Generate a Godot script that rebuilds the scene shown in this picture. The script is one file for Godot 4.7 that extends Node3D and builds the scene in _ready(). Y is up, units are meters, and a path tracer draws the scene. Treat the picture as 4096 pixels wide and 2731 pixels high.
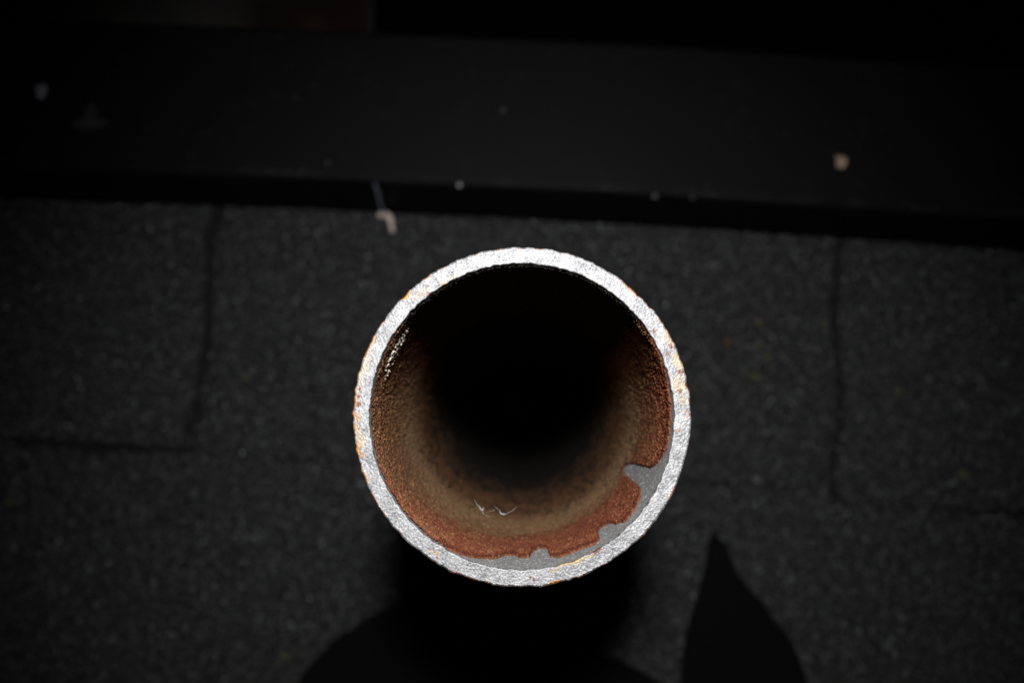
extends Node3D

# Night flash picture of the cut end of an upright steel pipe over a shingle roof.
# Metres, y up. The pipe's axis is x = z = 0; its mouth is at y = MOUTH.

const MOUTH := 0.345
const LONG := 1.1
const R_OUT := 0.02993
const R_IN := 0.02692
const ROOF_TURN := -0.0567

var rng := RandomNumberGenerator.new()
var taken := {}


func _ready() -> void:
	rng.seed = 20240607
	# ---- camera
	var cam := Camera3D.new()
	cam.name = "camera"
	add_child(cam)
	cam.position = Vector3(-0.00062, 0.495, -0.00164)
	cam.look_at_from_position(cam.position, Vector3(-0.00170, 0.345, -0.01292), Vector3(0, 0, -1))
	var lens := CameraAttributesPhysical.new()
	lens.frustum_focal_length = 29.785
	lens.frustum_focus_distance = 0.1515
	lens.exposure_aperture = 12.5
	lens.auto_exposure_enabled = false
	cam.attributes = lens
	cam.fov = 43.89
	cam.near = 0.01
	cam.far = 60.0
	cam.current = true
	# ---- sky: a moonless night
	var env := Environment.new()
	var sky := Sky.new()
	var sm := ProceduralSkyMaterial.new()
	sm.sky_top_color = Color(0.05, 0.06, 0.08)
	sm.sky_horizon_color = Color(0.08, 0.08, 0.08)
	sm.ground_bottom_color = Color(0.02, 0.02, 0.02)
	sm.ground_horizon_color = Color(0.05, 0.05, 0.05)
	sky.sky_material = sm
	env.background_mode = Environment.BG_SKY
	env.sky = sky
	env.background_energy_multiplier = 0.25
	env.tonemap_mode = Environment.TONE_MAPPER_LINEAR
	env.tonemap_exposure = 1.0
	env.sdfgi_enabled = true
	env.ssao_enabled = true
	env.ssil_enabled = true
	var we := WorldEnvironment.new()
	we.name = "environment"
	we.environment = env
	add_child(we)
	# ---- the flash that took the picture
	camera_flash(Vector3(0.0014, 0.547, -0.0548), Vector3(0.008, 0.0, 0.008), 0.245)

	# ---- setting
	build_ground()
	build_roof()
	# ---- things
	build_beam()
	build_plank()
	build_pipe()
	build_wisps()
	build_felt()
	build_specks()


# ------------------------------------------------------------------ helpers
func numbered(n: String) -> String:
	if not taken.has(n):
		taken[n] = 0
		return n
	taken[n] += 1
	return "%s_%03d" % [n, taken[n]]


func thing(called: String, label: String, category: String, at := Vector3.ZERO, group := "") -> Node3D:
	var o := Node3D.new()
	o.name = numbered(called)
	add_child(o)
	o.position = at
	tag(o, label, category, group)
	return o


func tag(o: Node, label: String, category: String, group := "") -> void:
	o.set_meta("label", label)
	o.set_meta("category", category)
	if group != "":
		o.set_meta("group", group)


func part(called: String, mesh: Mesh, mat: Material, parent: Node3D) -> MeshInstance3D:
	var o := MeshInstance3D.new()
	if parent == self:
		o.name = numbered(called)
	else:
		var key := str(parent.get_instance_id()) + called
		taken[key] = taken.get(key, -1) + 1
		o.name = called if taken[key] == 0 else "%s_%03d" % [called, taken[key]]
	o.mesh = mesh
	o.material_override = mat
	parent.add_child(o, true)
	return o


func lin(r: float, g: float, b: float) -> Color:
	return Color(r, g, b)


func mat(c: Color, rough := 0.7, metal := 0.0, spec := 0.5, use_vertex := false) -> StandardMaterial3D:
	var m := StandardMaterial3D.new()
	m.albedo_color = Color.WHITE if use_vertex else c.linear_to_srgb()
	m.roughness = rough
	m.metallic = metal
	m.metallic_specular = spec
	m.vertex_color_use_as_albedo = use_vertex
	return m


func noise(s: int, freq: float, octaves := 3, kind := FastNoiseLite.TYPE_SIMPLEX_SMOOTH) -> FastNoiseLite:
	var n := FastNoiseLite.new()
	n.seed = s
	n.frequency = freq
	n.noise_type = kind
	n.fractal_type = FastNoiseLite.FRACTAL_FBM if octaves > 1 else FastNoiseLite.FRACTAL_NONE
	n.fractal_octaves = octaves
	return n


# a grid of nu x nv points as one smooth sheet; its front is cross(dv, du); wrap joins the last column to the first
func sheet(nu: int, nv: int, p: PackedVector3Array, c: PackedColorArray, wrap := false, hole := 0.0) -> ArrayMesh:
	var n := PackedVector3Array()
	n.resize(nu * nv)
	for j in nv:
		var ja := maxi(j - 1, 0) * nu
		var jb := mini(j + 1, nv - 1) * nu
		var jj := j * nu
		for i in nu:
			var ia := i - 1
			var ib := i + 1
			if wrap:
				ia = nu - 1 if ia < 0 else ia
				ib = 0 if ib >= nu else ib
			else:
				ia = maxi(ia, 0)
				ib = mini(ib, nu - 1)
			n[jj + i] = (p[jb + i] - p[ja + i]).cross(p[jj + ib] - p[jj + ia]).normalized()
	var idx := PackedInt32Array()
	var cols := nu if wrap else nu - 1
	idx.resize(cols * (nv - 1) * 6)
	var k := 0
	for j in nv - 1:
		for i in cols:
			var i2 := (i + 1) % nu
			var a := j * nu + i
			var b := j * nu + i2
			var d := (j + 1) * nu + i
			var e := (j + 1) * nu + i2
			if hole > 0.0 and minf(minf(Vector2(p[a].x, p[a].z).length(), Vector2(p[b].x, p[b].z).length()), minf(Vector2(p[d].x, p[d].z).length(), Vector2(p[e].x, p[e].z).length())) < hole:
				continue
			idx[k] = a
			idx[k + 1] = b
			idx[k + 2] = e
			idx[k + 3] = a
			idx[k + 4] = e
			idx[k + 5] = d
			k += 6
	idx.resize(k)
	var arr := []
	arr.resize(Mesh.ARRAY_MAX)
	arr[Mesh.ARRAY_VERTEX] = p
	arr[Mesh.ARRAY_NORMAL] = n
	if c.size():
		arr[Mesh.ARRAY_COLOR] = c
	arr[Mesh.ARRAY_INDEX] = idx
	var m := ArrayMesh.new()
	m.add_surface_from_arrays(Mesh.PRIMITIVE_TRIANGLES, arr)
	return m


# a small uneven lump: a sphere squeezed to `size` and dented by noise
func lump(size: Vector3, s: int, dent := 0.35, nu := 20, nv := 12) -> ArrayMesh:
	var n := noise(s, 0.9, 2)
	var p := PackedVector3Array()
	for j in nv:
		var f := PI * j / (nv - 1)
		for i in nu:
			var a := TAU * i / nu
			var d := Vector3(sin(f) * cos(a), cos(f), sin(f) * sin(a))
			var r := 1.0 + dent * n.get_noise_3dv(d * 1.4) * 1.6
			p.append(d * r * size * 0.5)
	return sheet(nu, nv, p, PackedColorArray(), true)


# a bent tube through points, with a radius at each
func tube(points: Array, radii: Array, sides := 7) -> ArrayMesh:
	var curve := Curve3D.new()
	for i in points.size():
		var before: Vector3 = points[maxi(i - 1, 0)]
		var after: Vector3 = points[mini(i + 1, points.size() - 1)]
		var t := (after - before) / 6.0
		curve.add_point(points[i], -t, t)
	curve.bake_interval = curve.get_baked_length() / 60.0
	var total := curve.get_baked_length()
	var rings := 22
	var p := PackedVector3Array()
	for j in rings:
		var s := total * j / (rings - 1)
		var q := curve.sample_baked(s, true)
		var dir := (curve.sample_baked(minf(s + total * 0.02, total), true) - curve.sample_baked(maxf(s - total * 0.02, 0.0), true)).normalized()
		var side := dir.cross(Vector3(0.31, 0.2, 0.9)).normalized()
		var over := side.cross(dir)
		var f := float(j) / (rings - 1) * (radii.size() - 1)
		var k := mini(int(f), radii.size() - 2)
		var r := lerpf(radii[k], radii[k + 1], f - k)
		if j == 0 or j == rings - 1:
			r *= 0.15
		for i in sides:
			var a := TAU * i / sides
			p.append(q + (side * cos(a) + over * sin(a)) * r)
	return sheet(sides, rings, p, PackedColorArray(), true)


# a flat piece with thickness: outline in x, z; the top waves with noise and its rim is rounded
func slab(outline: PackedVector2Array, y0: float, thick: float, wave: float, s: int) -> ArrayMesh:
	var n := noise(s, 40.0, 2)
	var st := SurfaceTool.new()
	st.begin(Mesh.PRIMITIVE_TRIANGLES)
	var inner: PackedVector2Array = Geometry2D.offset_polygon(outline, -thick * 0.35, Geometry2D.JOIN_ROUND)[0]
	var tri := Geometry2D.triangulate_polygon(inner)
	var top := func(q: Vector2, y: float) -> Vector3: return Vector3(q.x, y + wave * n.get_noise_2d(q.x, q.y), q.y)
	st.set_smooth_group(0)
	for k in range(0, tri.size(), 3):
		var a: Vector3 = top.call(inner[tri[k]], y0 + thick)
		var b: Vector3 = top.call(inner[tri[k + 1]], y0 + thick)
		var c: Vector3 = top.call(inner[tri[k + 2]], y0 + thick)
		if (c - a).cross(b - a).y < 0.0:
			var h := b
			b = c
			c = h
		st.add_vertex(a)
		st.add_vertex(b)
		st.add_vertex(c)
	st.set_smooth_group(-1)
	var loops := [[inner, y0 + thick], [outline, y0 + thick * 0.6], [outline, y0]]
	for l in 2:
		var la: PackedVector2Array = loops[l][0]
		var lb: PackedVector2Array = loops[l + 1][0]
		for i in lb.size():
			var i2 := (i + 1) % lb.size()
			var pa := nearest(la, lb[i])
			var pb := nearest(la, lb[i2])
			var a: Vector3 = top.call(pa, loops[l][1])
			var b: Vector3 = top.call(pb, loops[l][1])
			var c: Vector3 = top.call(lb[i2], loops[l + 1][1])
			var d: Vector3 = top.call(lb[i], loops[l + 1][1])
			for v in [a, b, c, a, c, d]:
				st.add_vertex(v)
	st.generate_normals()
	return st.commit()


func nearest(loop: PackedVector2Array, q: Vector2) -> Vector2:
	var best := loop[0]
	for v in loop:
		if v.distance_squared_to(q) < best.distance_squared_to(q):
			best = v
	return best


# ------------------------------------------------------------------ light
func camera_flash(at: Vector3, aim: Vector3, energy: float) -> void:
	var o := thing("camera_flash", "small black camera flash head above the pipe, firing downwards", "camera flash", at)
	o.look_at_from_position(at, aim, Vector3(0, 0, -1))
	var box := BoxMesh.new()
	box.size = Vector3(0.046, 0.024, 0.02)
	var h := part("housing", box, mat(lin(0.01, 0.01, 0.01), 0.5), o)
	h.position = Vector3(0, 0, 0.0165)
	var face := BoxMesh.new()
	face.size = Vector3(0.026, 0.012, 0.002)
	var glow := mat(lin(0.8, 0.8, 0.8), 0.3)
	glow.emission_enabled = true
	glow.emission = Color(1, 0.98, 0.95)
	glow.emission_energy_multiplier = 1.0
	var f := part("flash_lamp", face, glow, o)
	f.position = Vector3(0, 0, 0.0052)
	var l := SpotLight3D.new()
	l.name = "flash_light"
	l.light_color = Color(1.0, 1.0, 1.0)
	l.light_energy = energy
	l.light_size = 0.0085
	l.spot_range = 12.0
	l.spot_angle = 38.0
	l.spot_angle_attenuation = 1.0
	l.spot_attenuation = 2.0
	l.shadow_enabled = true
	o.add_child(l)


# ------------------------------------------------------------------ setting
func build_ground() -> void:
	var m := PlaneMesh.new()
	m.size = Vector2(40, 40)
	var g := part("ground", m, mat(lin(0.03, 0.035, 0.025), 0.95), self)
	g.position = Vector3(0, -2.6, 0)
	g.set_meta("kind", "structure")


const PITCH := 0.366
const EXPOSED := 0.15
const SLOPE := 0.02

# shingles of one course: [left edge, right edge, butt line, lift of the butt] in the roof's own u, w
var tabs := []


func build_roof() -> void:
	var roof := Node3D.new()
	roof.name = "roof"
	add_child(roof)
	roof.rotation.y = ROOF_TURN
	roof.set_meta("kind", "structure")
	var dp := PackedVector3Array()
	for j in 121:
		for i in 221:
			dp.append(Vector3(-0.88 + 0.008 * i, -0.003, -0.172 + 0.0072 * j))
	part("roof_deck", sheet(221, 121, dp, PackedColorArray(), false, 0.0303), mat(lin(0.02, 0.02, 0.02), 0.9), roof)
	var bitumen := mat(lin(0.006, 0.006, 0.0062), 0.85, 0.0, 0.25)
	var butts := [-0.118, 0.0358, 0.188, 0.338, 0.488]
	for c in butts.size():
		var shift := 0.182 if c % 2 == 1 else -0.001
		for t in range(-3, 3):
			var u1 := shift + PITCH * t + rng.randf_range(-0.001, 0.001)
			var butt: float = butts[c] + rng.randf_range(-0.0015, 0.0015)
			var lift := 0.0006
			if c == 1:
				butt = [0.034, 0.033, 0.0328, 0.0362, 0.0418, 0.041][t + 3] - 0.0 if t + 3 < 6 else butt
				lift = [0.001, 0.004, 0.0045, 0.0003, 0.0028, 0.002][t + 3]
				if t == -1:
					lift = 0.0042
				elif t == 0:
					lift = 0.0002
				elif t == 1:
					lift = 0.0028
			tabs.append([u1 - PITCH + 0.0018, u1 - 0.0018, butt, lift, c])
	# course 1: the middle tab runs from u = -0.184 to 0.182
	for tb in tabs:
		part("shingle", shingle(tb), bitumen, roof)
	granules(roof)


func tab_top(tb: Array, u: float, w: float) -> float:
	var d: float = tb[2] - w
	var mid: float = (tb[0] + tb[1]) / 2.0
	var curl: float = exp(-pow((u - mid + curl_at(tb)) / 0.075, 2.0)) * exp(-pow(d / 0.03, 2.0))
	return 0.0078 - SLOPE * d + tb[3] * curl


# where along its butt a shingle curls up: towards the pipe on the two outer ones
func curl_at(tb: Array) -> float:
	return -0.127 if tb[1] < 0.0 else 0.04


func wob(tb: Array, x: float) -> float:
	return 0.0018 * edge_noise.get_noise_2d(x, tb[0] * 10.0 + tb[2] * 40.0)


# the slots wander: both shingles beside one were cut along the same line
func wander(u: float, w: float) -> float:
	return 0.0055 * edge_noise.get_noise_2d(w * 0.28, roundf(u / 0.1) * 7.3)


var edge_noise := noise(11, 60.0, 3)


func shingle(tb: Array) -> ArrayMesh:
	var nu := 90
	var nv := 34
	var p := PackedVector3Array()
	# v: under the far skirt, the top, the butt edge and back below
	for j in nv:
		for i in nu:
			var u: float = lerpf(tb[0] + wob(tb, tb[2]), tb[1] + wob(tb, tb[2] + 3.0), i / (nu - 1.0))
			var f: float = clampf(float(j) / (nv - 4), 0.0, 1.0)
			var butt: float = tb[2] + wob(tb, u)
			var w: float = lerpf(tb[2] - (0.06 if tb[4] == 0 else 0.19 if tb[4] == 1 else 0.30), butt, f)
			u += wob(tb, w + (5.0 if i > nu / 2 else 0.0)) * pow(absf(2.0 * i / (nu - 1.0) - 1.0), 8.0)
			u += lerpf(wander(tb[0], w), wander(tb[1], w), i / (nu - 1.0))
			var y := tab_top(tb, u, w)
			if j == nv - 3:
				w += 0.0004
				y -= 0.0012
			elif j >= nv - 2:
				y -= 0.0032
				w -= 0.0 if j == nv - 2 else 0.02
			if (i == 0 or i == nu - 1) and j < nv - 2:
				y -= 0.0032
			p.append(Vector3(u, y, w))
	return sheet(nu, nv, p, PackedColorArray(), false, 0.0303)


func worn(u: float, w: float) -> bool:
	var j := 0.0022 * edge_noise.get_noise_2d(u * 3.0, w * 3.0)
	for tb in tabs:
		var mid: float = (tb[0] + tb[1]) / 2.0
		var wide: float = tb[3] * 1.5 * (0.1 + 0.9 * exp(-pow((u - mid + curl_at(tb)) / (0.055 if tb[1] < 0.0 else 0.09), 2.0))) + j
		if u > tb[0] and u < tb[1] and w > tb[2] and w < tb[2] + wide:
			return true
		var left: float = tb[0] + wander(tb[0], w)
		var inside: bool = w < tb[2] and w > tb[2] - 0.14
		if inside and u <= left + 0.0002 + j * 0.5 and u > left - 0.0039 + j * 0.5:
			return true
	return false


func granules(roof: Node3D) -> void:
	var st := SurfaceTool.new()
	st.begin(Mesh.PRIMITIVE_TRIANGLES)
	# an uneven chip of crushed slate
	var v := [Vector3(0, 0.55, 0.05), Vector3(0.5, 0.1, 0.12), Vector3(0.1, 0.05, 0.55), Vector3(-0.52, 0.14, 0.1), Vector3(-0.05, 0.0, -0.5), Vector3(0.3, 0.36, -0.25), Vector3(-0.2, -0.3, 0.0)]
	var f := [[0, 2, 1], [0, 3, 2], [0, 5, 3], [0, 1, 5], [5, 4, 3], [5, 1, 4], [6, 1, 2], [6, 2, 3], [6, 3, 4], [6, 4, 1]]
	st.set_smooth_group(-1)
	for t in f:
		var a: Vector3 = v[t[0]]
		var b: Vector3 = v[t[1]]
		var c: Vector3 = v[t[2]]
		if (c - a).cross(b - a).dot((a + b + c) / 3.0 - Vector3(0, 0.1, 0)) < 0.0:
			var h := b
			b = c
			c = h
		st.add_vertex(a)
		st.add_vertex(b)
		st.add_vertex(c)
	st.generate_normals()
	var chip := st.commit()
	var patch := noise(21, 220.0, 3)
	var cols := []
	var xf := []
	var step := 0.00155
	var u := -0.40
	while u < 0.40:
		var w := -0.135
		while w < 0.24:
			var pu := u + rng.randf_range(-0.5, 0.5) * step
			var pw := w + rng.randf_range(-0.5, 0.5) * step
			w += step
			var best := -1.0
			for tb in tabs:
				if pu > tb[0] + 0.0004 + wander(tb[0], pw) and pu < tb[1] - 0.0004 + wander(tb[1], pw) and pw < tb[2] - 0.0004 and pw > tb[2] - 0.2:
					best = maxf(best, tab_top(tb, pu, pw))
			if best < 0.0:
				continue
			# the granules are worn off in the slots and along the lifted butts
			if pu * pu + pw * pw < 0.00096 or worn(pu, pw):
				continue
			var s := rng.randf_range(0.0009, 0.0021)
			var b := Basis.from_euler(Vector3(rng.randf_range(-0.7, 0.7), rng.randf() * TAU, rng.randf_range(-0.7, 0.7)))
			b = b * Basis.from_scale(Vector3(s, s * rng.randf_range(0.6, 1.0), s * rng.randf_range(0.7, 1.2)))
			var tone := maxf(0.005, 0.009 + 0.034 * rng.randf() + 0.042 * patch.get_noise_2d(pu, pw))
			var pick := rng.randf()
			var col := Color(tone * 0.965, tone * 1.0, tone * 0.995)
			if pick > 0.982:
				tone = rng.randf_range(0.08, 0.19)
				col = Color(tone * 0.96, tone, tone * 1.04)
			elif pick > 0.94:
				tone = rng.randf_range(0.05, 0.14)
				col = Color(tone * 0.96, tone, tone * 1.06)

			elif pick > 0.88:
				col = Color(tone * 1.15, tone, tone * 0.85)
			xf.append(Transform3D(b, Vector3(pu, best + s * 0.1, pw)))
			cols.append(col)
		u += step
	var mm := MultiMesh.new()
	mm.transform_format = MultiMesh.TRANSFORM_3D
	mm.use_colors = true
	mm.mesh = chip
	mm.instance_count = xf.size()
	for i in xf.size():
		mm.set_instance_transform(i, xf[i])
		mm.set_instance_color(i, cols[i])
	var o := MultiMeshInstance3D.new()
	o.name = "granules"
	o.multimesh = mm
	o.material_override = mat(Color.WHITE, 0.6, 0.0, 0.5, true)
	o.set_meta("kind", "stuff")
	roof.add_child(o, true)
	# yellow and orange lichen on single granules
	for q in [[138.7, -49.1, 0], [120.9, -38.0, 0], [137.9, -36.3, 1], [143.7, -29.2, 1], [135.7, -18.2, 2], [176.8, -48.6, 1], [217.7, -9.5, 1], [251.9, 37.3, 2], [-292.0, 53.9, 2], [-157.7, -17.8, 1], [-131.9, 139.1, 2]]:
		var c: Color = [lin(0.055, 0.030, 0.011), lin(0.034, 0.035, 0.017), lin(0.043, 0.045, 0.015)][q[2]]
		var m := part("lichen_spot", lump(Vector3(0.0042, 0.0022, 0.0042), int(q[0]) + 900, 0.5), mat(c, 0.95), roof)
		var wp := Vector3(q[0] * 0.001, 0, q[1] * 0.001)
		var lp := wp.rotated(Vector3.UP, -ROOF_TURN)
		var y := 0.0
		for tb in tabs:
			if lp.x > tb[0] and lp.x < tb[1] and lp.z < tb[2] and lp.z > tb[2] - 0.2:
				y = maxf(y, tab_top(tb, lp.x, lp.z))
		m.position = Vector3(lp.x, y + 0.0008, lp.z)


# ------------------------------------------------------------------ the beam and the plank behind
func build_beam() -> void:
	var o := thing("black_beam", "long black painted beam lying across the roof behind the pipe", "beam", Vector3(-0.0006, 0.0, -0.1543))
	o.rotation.y = -0.0535
	# its section: rounded corners, the near face leaning back a little; the whole beam is slightly bowed
	var size := Vector2(0.062, 0.0815)
	var r := 0.0032
	var sec := []
	for q in 4:
		var cy := (size.x - r) if q in [0, 1] else r
		var cz := (size.y / 2.0 - r) if q in [0, 3] else -(size.y / 2.0 - r)
		for k in 7:
			var a := PI / 2.0 * k / 6.0 + PI / 2.0 * q
			sec.append(Vector2(cy + r * sin(a), cz + r * cos(a)))
	var n := noise(31, 6.0, 3)
	var p := PackedVector3Array()
	var nx := 121
	for j in nx:
		var x := 0.9 - 1.8 * j / (nx - 1)
		for v in sec:
			var z: float = v.y
			if z > 0.0:
				z += 0.0036 * (1.0 - v.x / size.x)
			z += 0.0033 * minf(x * x / 0.075, 3.0) + 0.0006 * n.get_noise_2d(x, v.y)
			p.append(Vector3(x, v.x + 0.0007 * n.get_noise_2d(x, 5.0 + v.y * 3.0), z))
	var paint := mat(lin(0.0030, 0.0030, 0.0030), 0.58, 0.0, 0.16)
	part("beam_body", sheet(sec.size(), nx, p, PackedColorArray(), true), paint, o)
	beam_dust_and_glint(o)


func beam_dust_and_glint(o: Node3D) -> void:
	var chip := lump(Vector3(0.0007, 0.0003, 0.0007), 133, 0.5, 6, 4)
	var mm := MultiMesh.new()
	mm.transform_format = MultiMesh.TRANSFORM_3D
	mm.use_colors = true
	mm.mesh = chip
	var n := noise(34, 22.0, 3)
	var xf := []
	for k in 9000:
		var x := rng.randf_range(-0.36, 0.36)
		var z := rng.randf_range(-0.038, 0.038)
		if rng.randf() < 0.30:
			z = 0.0375 + rng.randf_range(-0.0016, 0.0016)  # extra pale grains along the near lip paint in its highlight
		if n.get_noise_2d(x, z) + rng.randf_range(-0.5, 0.5) < 0.2:
			continue
		var s := rng.randf_range(0.3, 1.0)
		var q := Vector3(x, 0.0620 + 0.0007 * n_beam.get_noise_2d(x, 5.0 + z * 3.0), z + 0.0033 * minf(x * x / 0.075, 3.0))
		xf.append(Transform3D(Basis.from_euler(Vector3(0, rng.randf() * TAU, 0)) * Basis.from_scale(Vector3(s, s, s)), q))
	mm.instance_count = xf.size()
	for i in xf.size():
		mm.set_instance_transform(i, xf[i])
		var t := rng.randf_range(0.01, 0.075)
		mm.set_instance_color(i, Color(t, t, t * 1.03))
	var d := MultiMeshInstance3D.new()
	d.name = "dust_and_glint_grains"
	d.multimesh = mm
	d.material_override = mat(Color.WHITE, 0.9, 0.0, 0.2, true)
	d.set_meta("kind", "stuff")
	o.add_child(d, true)


var n_beam := noise(31, 6.0, 3)


func build_plank() -> void:
	var o := thing("wooden_plank", "weathered brown wooden plank ending behind the black beam", "plank", Vector3(-0.55, -0.02, -0.30))
	var nu := 60
	var nv := 14
	var n := noise(41, 9.0, 3)
	var pt := PackedVector3Array()
	var ct := PackedColorArray()
	for j in nv:
		for i in nu:
			var x := lerpf(-0.45, 0.46, i / (nu - 1.0))
			var z := lerpf(-0.09, 0.09, j / (nv - 1.0))
			var g := n.get_noise_3d(x * 2.0, z * 30.0, 0.0)
			pt.append(Vector3(x, 0.03 + 0.0008 * g, z))
			var k := 0.8 + 0.6 * g
			var stain := smoothstep(-0.25, 0.25, (x - 0.39) * 5.0 + 0.8 * g)
			ct.append(Color(0.036 * k, 0.033 * k, 0.030 * k).lerp(Color(0.007, 0.003, 0.0013), stain))
	part("plank_face", sheet(nu, nv, pt, ct), mat(Color.WHITE, 0.85, 0.0, 0.3, true), o)
	var e := BoxMesh.new()
	e.size = Vector3(0.9095, 0.028, 0.18)
	var b := part("plank_core", e, mat(lin(0.008, 0.003, 0.0013), 0.9), o)
	b.position = Vector3(0.0053, 0.0148, 0)


# ------------------------------------------------------------------ the pipe
# rust stains on the cut end: degrees (0 to the right, turning towards the viewer's feet), place across the wall (0 outer, 1 inner), size along, size across in mm, strength, hue
var STAINS := [
	[226.0, 0.08, 3.2, 0.8, 0.75, 0], [236.0, 0.05, 1.6, 0.5, 0.5, 0], [239.0, 0.97, 1.5, 0.5, 0.55, 0], [232.0, 0.95, 1.0, 0.6, 0.7, 1], [213.0, 0.02, 2.2, 0.5, 0.9, 1],
	[207.0, 0.12, 2.4, 0.9, 0.55, 0], [201.5, 0.06, 2.8, 0.5, 0.6, 0], [189.0, 0.3, 0.7, 0.5, 0.9, 1], [186.2, 0.28, 0.8, 0.6, 0.95, 1], [183.6, 0.3, 0.9, 0.7, 0.95, 1],
	[185.0, 0.08, 4.0, 0.6, 0.85, 0], [180.5, 0.05, 2.0, 0.9, 0.9, 1], [179.0, 0.25, 1.8, 1.2, 0.45, 0], [175.8, 0.1, 1.6, 0.8, 0.7, 0], [168.0, 0.1, 3.0, 1.0, 0.7, 0],
	[165.5, 0.3, 1.2, 0.9, 0.5, 0], [157.6, 0.12, 2.0, 0.8, 0.35, 0], [149.0, 0.03, 4.2, 0.5, 0.9, 1], [123.5, 0.45, 0.9, 0.5, 0.75, 2], [121.5, 0.5, 0.8, 0.6, 0.75, 2],
	[120.8, 0.35, 0.5, 0.3, 0.6, 1], [113.5, 0.04, 2.8, 0.8, 0.95, 1], [107.0, 0.02, 3.5, 0.6, 0.85, 1], [96.0, 0.04, 2.0, 0.4, 0.6, 1], [87.0, 0.55, 0.6, 0.3, 0.7, 1], [85.8, 0.4, 0.35, 0.7, 0.6, 1],
	[78.5, 0.08, 2.4, 0.8, 0.9, 0], [70.5, 0.02, 2.6, 0.6, 0.95, 1], [69.0, 0.92, 2.4, 0.7, 0.75, 2], [73.0, 0.95, 3.2, 0.5, 0.6, 2], [78.0, 0.8, 2.2, 0.7, 0.4, 2], [61.0, 0.95, 2.2, 0.7, 0.85, 1],
	[64.0, 0.85, 1.5, 0.5, 0.6, 2], [6.0, 0.72, 0.6, 0.5, 0.9, 0], [0.5, 0.25, 0.7, 0.5, 0.5, 0], [-48.5, 0.04, 4.2, 0.7, 0.95, 0], [-45.5, 0.02, 3.0, 0.5, 0.95, 1], [-40.0, 0.02, 2.2, 0.4, 0.9, 1],
	[-32.0, 0.72, 1.1, 0.7, 0.65, 1], [-24.5, 0.3, 1.3, 0.7, 0.85, 1], [-22.5, 0.65, 1.6, 0.8, 0.6, 1], [-15.0, 0.28, 1.1, 1.0, 1.0, 1], [-10.0, 0.06, 1.6, 0.7, 1.0, 1], [-8.5, 0.55, 1.3, 0.7, 0.9, 1],
	[-4.5, 0.04, 1.5, 0.5, 0.9, 1], [-1.0, 0.25, 0.7, 0.5, 0.7, 0], [-27.0, 0.15, 3.0, 1.2, 0.4, 2], [-19.0, 0.2, 4.0, 1.6, 0.45, 2], [-11.5, 0.5, 3.5, 1.8, 0.4, 2], [-5.0, 0.5, 2.4, 1.4, 0.35, 2],
	[192.0, 0.15, 4.0, 1.2, 0.3, 2], [172.0, 0.3, 4.5, 1.6, 0.35, 2], [198.0, 0.35, 3.0, 1.2, 0.25, 2], [230.0, 0.6, 4.5, 1.4, 0.22, 2], [244.0, 0.8, 4.0, 1.0, 0.2, 2],
]

# how far down the bare zinc reaches below the mouth, mm, by degrees
var BARE := [
	[-40.0, -0.6], [-20.0, 1.0], [-8.5, 2.4], [7.4, 3.4], [12.9, 3.2], [17.5, 6.1], [20.5, 9.2], [22.3, 12.5], [23.3, 23.5], [24.1, 34.5], [25.5, 42.0], [27.5, 46.0], [29.5, 46.5], [30.4, 40.0],
	[30.9, 27.0], [31.3, 18.0], [31.9, 13.3], [35.0, 8.4], [38.5, 6.7], [42.7, 4.9], [46.1, 4.7], [49.0, 8.8], [51.1, 14.5], [54.6, 16.3], [56.9, 14.2], [57.8, 6.8], [61.0, 4.9], [65.0, 7.3], [69.1, 7.0],
	[75.0, 6.6], [78.6, 9.0], [79.2, 18.6], [81.5, 20.6], [83.2, 20.1], [85.7, 16.5], [86.7, 11.5], [90.8, 10.8], [91.9, 12.5], [93.6, 13.2], [96.8, 12.9], [99.8, 8.1], [106.6, 4.0], [112.0, 1.8], [118.0, 0.5], [130.0, -0.6],
]


func bare_depth(deg: float) -> float:
	if deg <= BARE[0][0] or deg >= BARE[-1][0]:
		return -0.6
	for k in BARE.size() - 1:
		if deg < BARE[k + 1][0]:
			return lerpf(BARE[k][1], BARE[k + 1][1], (deg - BARE[k][0]) / (BARE[k + 1][0] - BARE[k][0]))
	return -0.6


func build_pipe() -> void:
	var o := thing("steel_pipe", "upright galvanised steel pipe with a bright cut end and rusty inside", "pipe")
	build_rim(o)
	build_lining(o)
	build_rust(o)
	# outside
	var nu := 128
	var p := PackedVector3Array()
	for y in [MOUTH - LONG, 0.0, 0.2, MOUTH - 0.0042]:
		for i in nu:
			var a := TAU * i / nu
			p.append(Vector3(cos(a) * (R_OUT - 0.0002), y, sin(a) * (R_OUT - 0.0002)))
	part("outer_wall", sheet(nu, 4, p, PackedColorArray(), true), mat(lin(0.22, 0.21, 0.2), 0.6, 0.3), o)


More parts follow.
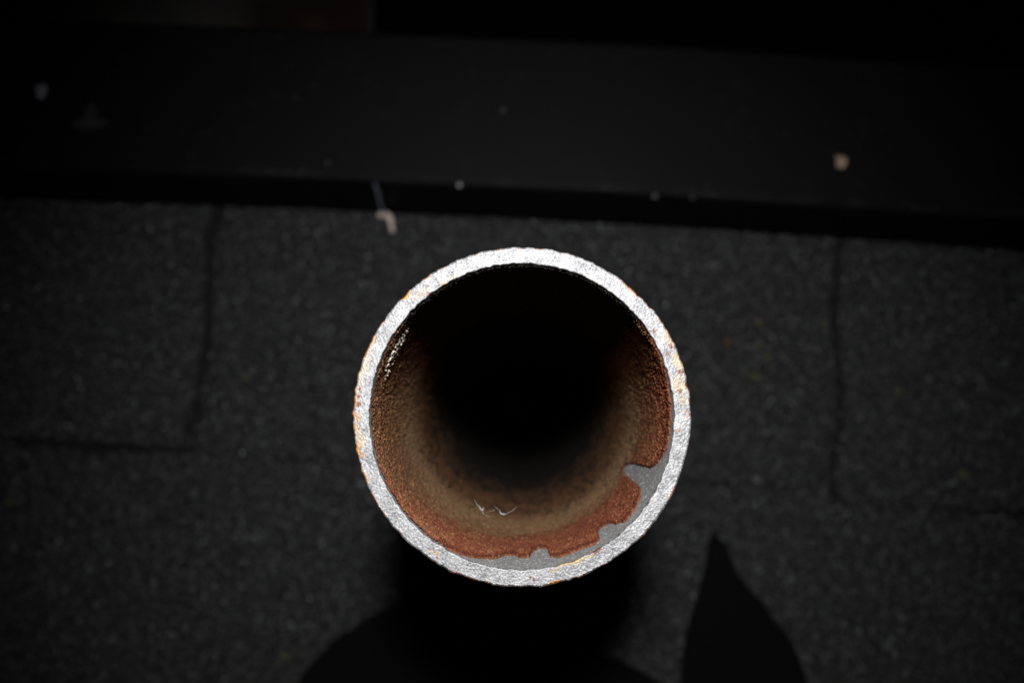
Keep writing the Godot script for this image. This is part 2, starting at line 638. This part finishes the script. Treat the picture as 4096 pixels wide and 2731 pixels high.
func build_rim(o: Node3D) -> void:
	var nu := 2000
	var grain := noise(51, 1900.0, 3)
	var fine := noise(52, 5200.0, 1)
	var broad := noise(53, 330.0, 3)
	var jag := noise(54, 420.0, 3)
	# profile: how far across the wall (0 outer, 1 inner) and how far below the cut face, mm
	var prof := [[0.0, 4.4], [0.0, 1.6], [0.0, 0.9], [0.004, 0.6], [0.015, 0.4], [0.035, 0.24], [0.06, 0.12], [0.09, 0.04]]
	for k in 27:
		prof.append([0.12 + 0.82 * k / 26.0, 0.0])
	prof.append_array([[0.965, 0.03], [0.985, 0.09], [1.0, 0.25], [1.0, 0.6]])
	var nv := prof.size()
	var p := PackedVector3Array()
	var c := PackedColorArray()
	p.resize(nu * nv)
	c.resize(nu * nv)
	var hues := [Color(0.17, 0.072, 0.016), Color(0.06, 0.016, 0.006), Color(0.16, 0.115, 0.055)]
	for i in nu:
		var a := TAU * i / nu
		var ca := cos(a)
		var sa := sin(a)
		var deg := rad_to_deg(a)
		var ro := R_OUT + 0.00016 * jag.get_noise_2d(ca * 0.03, sa * 0.03) * 1.5
		var ri := R_IN + 0.00022 * jag.get_noise_2d(ca * 0.03 + 4.0, sa * 0.03)
		# crusts of rust standing out of the outer edge, and file burrs along the lower edge
		for b in [[180.6, 1.3, 0.28], [113.5, 3.0, 0.22], [107.0, 2.4, 0.16], [96.0, 4.0, 0.12], [82.0, 5.0, 0.14], [149.0, 3.0, 0.12], [70.5, 2.0, 0.15], [226.0, 1.5, -0.12], [-47.0, 4.0, -0.14], [-38.0, 1.0, 0.1]]:
			var dd := absf(fposmod(deg - b[0] + 180.0, 360.0) - 180.0)
			ro += 0.001 * b[2] * exp(-dd * dd / (b[1] * b[1]))
		# the saw left the lower side of the outer edge chamfered
		var cham := 1.0 + 1.8 * pow(maxf(0.0, cos(deg_to_rad(deg - 85.0))), 2.0)
		var near := []
		for s in STAINS:
			var d := fposmod(deg - s[0] + 180.0, 360.0) - 180.0
			var mm := deg_to_rad(d) * 28.4
			if absf(mm) < s[2] * 1.6:
				near.append([s, mm])
		for j in nv:
			var across: float = prof[j][0]
			var drop: float = prof[j][1]
			if across < 0.11:
				across = minf(across * cham, 0.3) if drop < 0.6 else across
			var r := lerpf(ro, ri, across)
			var q := Vector3(ca * r, 0.0, sa * r)
			var g := grain.get_noise_3dv(q)
			var f := fine.get_noise_3dv(q)
			var bd := broad.get_noise_3dv(q)
			var flat := 1.0 if drop < 0.3 else 0.4
			var y := MOUTH - drop * 0.001 + flat * (0.000075 * g + 0.00003 * f + 0.00005 * bd)
			p[j * nu + i] = Vector3(q.x, y, q.z)
			var tone := clampf(0.108 + 0.055 * bd + 0.07 * g + 0.05 * f, 0.022, 0.4)
			var col := Color(tone * 1.01, tone, tone * 1.02)
			if drop > 0.35 and across < 0.5:
				var k := clampf(0.5 + 2.2 * bd + 0.8 * g, 0.0, 1.0)
				col = col.lerp(Color(0.06, 0.035, 0.02), 0.35 + 0.4 * k)
			# a thin broken line of rust along the outer arris
			if across < 0.16 and drop < 0.5 and bd * 1.5 + g * 0.5 > 0.16 + across * 2.2:
				col = col.lerp(hues[1] if f > 0.0 else hues[0], 0.6)
			for e in near:
				var s: Array = e[0]
				var dx: float = e[1] / (s[2] * 0.5)
				var dy: float = (across - s[1]) * 3.0 / (s[3] * 0.62)
				var v := 1.0 - sqrt(dx * dx + dy * dy) + 0.55 * g + 0.5 * bd
				var k := clampf(smoothstep(-0.12, 0.36, v) * minf(1.0, s[4] * 1.35), 0.0, 1.0)
				col = col.lerp(hues[s[5]], k)
			c[j * nu + i] = col
	var m := mat(Color.WHITE, 0.58, 0.3, 0.5, true)
	part("rim", sheet(nu, nv, p, c, true), m, o)


func build_lining(o: Node3D) -> void:
	# the galvanised inner wall, which the rust has left bare near the mouth
	var nu := 900
	var grain := noise(61, 2600.0, 2)
	var broad := noise(62, 300.0, 2)
	var depths := []
	var d := 0.0003
	var st := 0.00022
	while d < 0.062:
		depths.append(d)
		d += st
		st *= 1.02
	depths.append(LONG)
	var p := PackedVector3Array()
	var c := PackedColorArray()
	for j in depths.size():
		for i in nu:
			var a := TAU * i / nu
			var q := Vector3(cos(a) * R_IN, MOUTH - depths[j], sin(a) * R_IN)
			var g := grain.get_noise_3dv(q)
			var b := broad.get_noise_3dv(q)
			var r := R_IN + 0.00003 * g + 0.00004 * b
			p.append(Vector3(cos(a) * r, q.y, sin(a) * r))
			var t := 0.23 + 0.03 * b + 0.09 * g
			if g > 0.45:
				t += 0.35  # lightest grains carry the zinc's sparkle as colour
			c.append(Color(t, t, t * 0.98))
	part("zinc_lining", sheet(nu, depths.size(), p, c, true), mat(Color.WHITE, 0.45, 0.4, 0.5, true), o)


func build_rust(o: Node3D) -> void:
	var nu := 1100
	var fine := noise(71, 2000.0, 2)
	var mid := noise(72, 420.0, 3)
	var broad := noise(73, 60.0, 3)
	var edge := noise(74, 900.0, 3)
	var depths := []
	var d := 0.0004
	var st := 0.00017
	while d < LONG:
		depths.append(d)
		d += st
		st *= 1.0125
	depths.append(LONG)
	var nv := depths.size()
	var p := PackedVector3Array()
	var c := PackedColorArray()
	p.resize(nu * nv)
	c.resize(nu * nv)
	var red := Color(0.100, 0.0325, 0.0175)
	var brown := Color(0.066, 0.031, 0.0165)
	var ochre := Color(0.135, 0.068, 0.030)
	var scale_and_shade_grey := Color(0.0135, 0.0115, 0.0100)
	var khaki := Color(0.138, 0.086, 0.046)
	for i in nu:
		var a := TAU * i / nu
		var ca := cos(a)
		var sa := sin(a)
		var deg := rad_to_deg(a)
		if deg > 270.0:
			deg -= 360.0
		var bare := bare_depth(deg)
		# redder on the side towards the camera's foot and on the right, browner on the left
		var over := 2.6 * smoothstep(0.40, 0.85, -sa)  # shade of the upper wall, put into its colour
		var reddish := clampf(0.35 + 0.65 * cos(deg_to_rad(deg - 52.0)), 0.0, 1.0)
		for j in nv:
			var dep: float = depths[j] * 1000.0
			var q := Vector3(ca * R_IN, -depths[j] * 0.75, sa * R_IN)
			var g := fine.get_noise_3dv(q)
			var m := mid.get_noise_3dv(q)
			var b := broad.get_noise_3dv(q)
			var e := edge.get_noise_3dv(q)
			# crust thickness in mm; under zero it sinks behind the bare zinc
			var gap := dep - bare + e * 0.9 + m * 0.35
			var cover := clampf(gap / 0.7, -1.0, 1.0)
			if bare < 0.0:
				cover = 1.0
			var thick := cover * 0.3
			if cover > 0.0:
				thick += cover * (0.36 * g + 0.20 * m + 0.06 * b)
				thick = maxf(thick, 0.012)
			var r := R_IN - thick * 0.001
			p[j * nu + i] = Vector3(ca * r, MOUTH - depths[j], sa * r)
			# brown rust everywhere; a granular bloom of red rust round the mouth, with a ragged outline; grains of dry silt
			var col := brown.lerp(ochre, smoothstep(-0.1, 0.35, 0.6 * m + 0.5 * e + 0.5 * g) * 0.45)
			if dep + 12.0 * b + 10.0 * m + 15.0 * g + 9.0 * e < 42.0 * reddish - 2.0:
				col = red.lerp(ochre, smoothstep(0.0, 0.5, 0.8 * m + 0.6 * b + 0.3 * g) * 0.4)
			elif 0.8 * g + 0.5 * e + 0.3 * m + 0.3 * b < 0.30 - absf(dep - 54.0) / 56.0:
				col = khaki
			# further in the rust gives way, grain by grain, to the dark grey mill scale; the upper side's shade is painted in the same grey
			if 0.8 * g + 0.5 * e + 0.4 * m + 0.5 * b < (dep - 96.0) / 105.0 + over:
				col = scale_and_shade_grey
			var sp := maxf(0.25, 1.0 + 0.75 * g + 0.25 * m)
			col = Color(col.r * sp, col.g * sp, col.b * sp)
			if bare > 0.0 and gap < 5.5 and 0.9 * m + 0.6 * g + 0.4 * e > (gap - 2.6) / 3.4:
				col = Color(0.062, 0.0165, 0.0095)
			if bare > 0.0 and gap < 0.55 and gap > 0.0:
				col = col.lerp(Color(0.15, 0.10, 0.045), 0.3)
			if g > 0.55 and m > 0.1:
				col = col.lerp(Color(0.22, 0.13, 0.06), 0.6)
			# the glint of a bare zinc patch, painted on the left wall as pale flakes
			if deg > 192.0 and deg < 222.0:
				var t := (deg - 196.0) / 20.0
				var v := 1.0 - sqrt(pow((t - 0.5) / 0.6, 2.0) + pow((dep - lerpf(9.2, 8.0, t)) / 3.8, 2.0))
				if v > 0.0 and v + 1.2 * g + 0.5 * m > 0.62:
					col = Color(0.46, 0.43, 0.34)
					p[j * nu + i] -= Vector3(ca, -0.4, sa) * 0.00022
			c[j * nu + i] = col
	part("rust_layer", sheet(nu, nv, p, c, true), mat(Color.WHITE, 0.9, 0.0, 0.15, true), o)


func build_wisps() -> void:
	var silk := mat(lin(0.13, 0.122, 0.115), 0.9, 0.0, 0.1)
	var y := MOUTH - 0.02
	var a := thing("fluff_wisp", "white wisp of fluff with a long tail, the left one inside the pipe", "fluff", Vector3(-0.007, y, 0.019))
	var pa := func(list: Array) -> Array: return list.map(func(q: Vector3) -> Vector3: return q * 0.001 - Vector3(-0.007, 0, 0.019))
	part("strand", tube(pa.call([Vector3(-9.45, -1, 16.94), Vector3(-8.84, 0, 17.88), Vector3(-8.06, 1, 18.57), Vector3(-7.46, 1, 19.67), Vector3(-6.59, 0, 20.36), Vector3(-5.73, -1, 20.78)]), [0.00002, 0.000045, 0.00012, 0.00005, 0.00004, 0.00002]), silk, a)
	part("strand", tube(pa.call([Vector3(-8.4, 0.6, 18.6), Vector3(-7.9, 1.2, 18.9), Vector3(-7.6, 1.3, 18.8), Vector3(-7.45, 1.2, 18.4)]), [0.00003, 0.00012, 0.0002, 0.00004]), silk, a)
	part("strand", tube(pa.call([Vector3(-6.85, 0, 19.5), Vector3(-5.99, -1, 19.42), Vector3(-5.21, -1, 19.16)]), [0.00002, 0.000025, 0.00002]), silk, a)
	var b := thing("fluff_wisp", "short curled wisp of white fluff, the right one inside the pipe", "fluff", Vector3(-0.004, y, 0.019))
	var pb := func(list: Array) -> Array: return list.map(func(q: Vector3) -> Vector3: return q * 0.001 - Vector3(-0.004, 0, 0.019))
	part("strand", tube(pb.call([Vector3(-4.35, 0, 19.07), Vector3(-4.09, 0.6, 19.59), Vector3(-3.48, 0.8, 19.8), Vector3(-2.71, 0.2, 19.76)]), [0.00003, 0.00016, 0.00014, 0.00003]), silk, b)
	part("strand", tube(pb.call([Vector3(-2.71, 0.2, 19.62), Vector3(-1.76, -0.5, 19.24), Vector3(-0.9, -1, 18.56)]), [0.00004, 0.00003, 0.00002]), silk, b)
	part("strand", tube(pb.call([Vector3(-5.47, -1, 18.22), Vector3(-4.95, 0, 18.65), Vector3(-4.35, 0, 19.16)]), [0.00002, 0.00003, 0.00003]), silk, b)


# ------------------------------------------------------------------ black scraps at the near edge
func build_felt() -> void:
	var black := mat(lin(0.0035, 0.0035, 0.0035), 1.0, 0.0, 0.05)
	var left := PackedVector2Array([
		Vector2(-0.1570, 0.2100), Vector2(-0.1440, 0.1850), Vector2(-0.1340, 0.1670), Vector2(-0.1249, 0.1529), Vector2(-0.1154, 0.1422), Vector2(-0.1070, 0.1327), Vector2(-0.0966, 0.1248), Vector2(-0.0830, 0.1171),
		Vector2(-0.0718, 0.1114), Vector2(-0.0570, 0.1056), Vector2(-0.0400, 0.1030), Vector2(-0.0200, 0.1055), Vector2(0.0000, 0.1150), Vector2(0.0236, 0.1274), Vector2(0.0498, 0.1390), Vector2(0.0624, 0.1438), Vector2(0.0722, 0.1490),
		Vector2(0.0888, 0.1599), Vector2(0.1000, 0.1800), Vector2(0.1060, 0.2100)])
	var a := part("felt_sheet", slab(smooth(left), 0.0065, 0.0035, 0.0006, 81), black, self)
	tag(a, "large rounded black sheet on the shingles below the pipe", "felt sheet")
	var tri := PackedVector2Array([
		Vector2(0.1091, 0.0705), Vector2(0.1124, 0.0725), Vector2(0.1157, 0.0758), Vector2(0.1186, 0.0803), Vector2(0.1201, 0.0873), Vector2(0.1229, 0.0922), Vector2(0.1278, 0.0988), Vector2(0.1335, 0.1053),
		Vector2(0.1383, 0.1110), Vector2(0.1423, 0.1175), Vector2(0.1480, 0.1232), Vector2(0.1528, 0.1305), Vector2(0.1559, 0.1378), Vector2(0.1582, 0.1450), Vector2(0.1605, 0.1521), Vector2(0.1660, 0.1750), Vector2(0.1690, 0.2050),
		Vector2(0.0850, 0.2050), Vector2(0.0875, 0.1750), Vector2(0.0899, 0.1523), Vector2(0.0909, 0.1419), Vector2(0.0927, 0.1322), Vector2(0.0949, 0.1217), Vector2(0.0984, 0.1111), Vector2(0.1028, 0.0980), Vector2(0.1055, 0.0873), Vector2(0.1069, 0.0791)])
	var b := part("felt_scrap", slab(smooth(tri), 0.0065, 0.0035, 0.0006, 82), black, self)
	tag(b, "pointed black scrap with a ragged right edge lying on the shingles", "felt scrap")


func smooth(poly: PackedVector2Array) -> PackedVector2Array:
	var out := PackedVector2Array()
	for i in poly.size():
		var p0 := poly[(i - 1 + poly.size()) % poly.size()]
		var p1 := poly[i]
		var p2 := poly[(i + 1) % poly.size()]
		var p3 := poly[(i + 2) % poly.size()]
		for k in 4:
			out.append(p1.cubic_interpolate(p2, p0, p3, k / 4.0))
	if Geometry2D.is_polygon_clockwise(out):
		out.reverse()
	return out


# ------------------------------------------------------------------ small things
func build_specks() -> void:
	var top := 0.0622
	var white := mat(lin(0.16, 0.16, 0.19), 0.8)
	var beige := mat(lin(0.25, 0.17, 0.12), 0.8)
	var grey := mat(lin(0.3, 0.3, 0.3), 0.8)
	var f := part("white_fleck", lump(Vector3(0.0050, 0.0020, 0.0072), 91, 0.6), white, self)
	f.position = Vector3(-0.2515, top + 0.0006, -0.1663)
	tag(f, "pale white fleck near the left end of the black beam", "fleck")
	f = part("beige_fleck", lump(Vector3(0.0042, 0.0026, 0.0056), 98, 0.9), beige, self)
	f.position = Vector3(0.1668, top + 0.0010, -0.1278)
	tag(f, "beige pink fleck on the right half of the black beam", "fleck")
	# a thin dried splash of mud
	var smear := PackedVector2Array([Vector2(-0.2254, -0.1603), Vector2(-0.2224, -0.1568), Vector2(-0.2216, -0.1521), Vector2(-0.2164, -0.1504), Vector2(-0.2175, -0.1474), Vector2(-0.2266, -0.1457), Vector2(-0.2329, -0.1463), Vector2(-0.2341, -0.1492), Vector2(-0.2291, -0.1521), Vector2(-0.2275, -0.1568)])
	var sp := part("mud_splash", slab(smooth(smear), top - 0.0001, 0.0004, 0.0002, 97), mat(lin(0.018, 0.016, 0.016), 0.9, 0.0, 0.2), self)
	tag(sp, "faint grey three-lobed mud splash beside the white fleck on the beam", "mud splash")
	var grains := [
		[-8.5, -155.1, 2.0, 0.05, "grey grit grain on the middle of the beam's top, farthest from its edge"],
		[-99.8, -127.2, 1.9, 0.035, "faint grit grain on the beam, up left of the dried bud"],
		[-30.9, -115.6, 2.2, 0.22, "bright grit grain on the beam's near edge, above the pipe"],
		[70.5, -109.5, 2.6, 0.05, "dull grit grain on the beam's near edge, right of the pipe"],
		[89.7, -108.3, 2.0, 0.02, "barely visible grit grain at the far right of those on the beam's near edge"],
		[-117.1, -161.7, 1.7, 0.015, "barely visible grit grain on the beam's top, left of the middle"]]
	for k in grains.size():
		var q: Array = grains[k]
		var g := part("grit_grain", lump(Vector3(q[2], q[2] * 0.7, q[2]) * 0.001, 120 + k, 0.5, 12, 8), mat(lin(q[3], q[3], q[3] * 1.04), 0.8), self)
		g.position = Vector3(q[0] * 0.001, top + q[2] * 0.00025, q[1] * 0.001)
		tag(g, q[4], "grit", "grit grains on the black beam")
	# a dried bud on its stalk, leaning against the beam
	var o := thing("dried_bud", "pale dried bud with a thin blue-grey stalk leaning on the beam", "dried bud", Vector3(-0.077, 0.010, -0.108))
	var bud := part("bud_head", tube([Vector3(-0.0046, 0.004, -0.0016), Vector3(-0.0012, 0.005, -0.0034), Vector3(0.0026, 0.005, -0.0008), Vector3(0.0034, 0.004, 0.0032), Vector3(0.0042, 0.003, 0.0072)], [0.0014, 0.0020, 0.0021, 0.0013, 0.0017], 12), mat(lin(0.36, 0.30, 0.26), 0.85), o)
	bud.set_meta("label", "crooked pale bud head")
	part("stalk", tube([Vector3(0.0002, 0.004, -0.003), Vector3(-0.0006, 0.018, -0.0048), Vector3(0.0008, 0.036, -0.0075), Vector3(0.0018, 0.0535, -0.0085)], [0.0011, 0.0009, 0.0013, 0.0008], 9), mat(lin(0.10, 0.11, 0.15), 0.8), o)
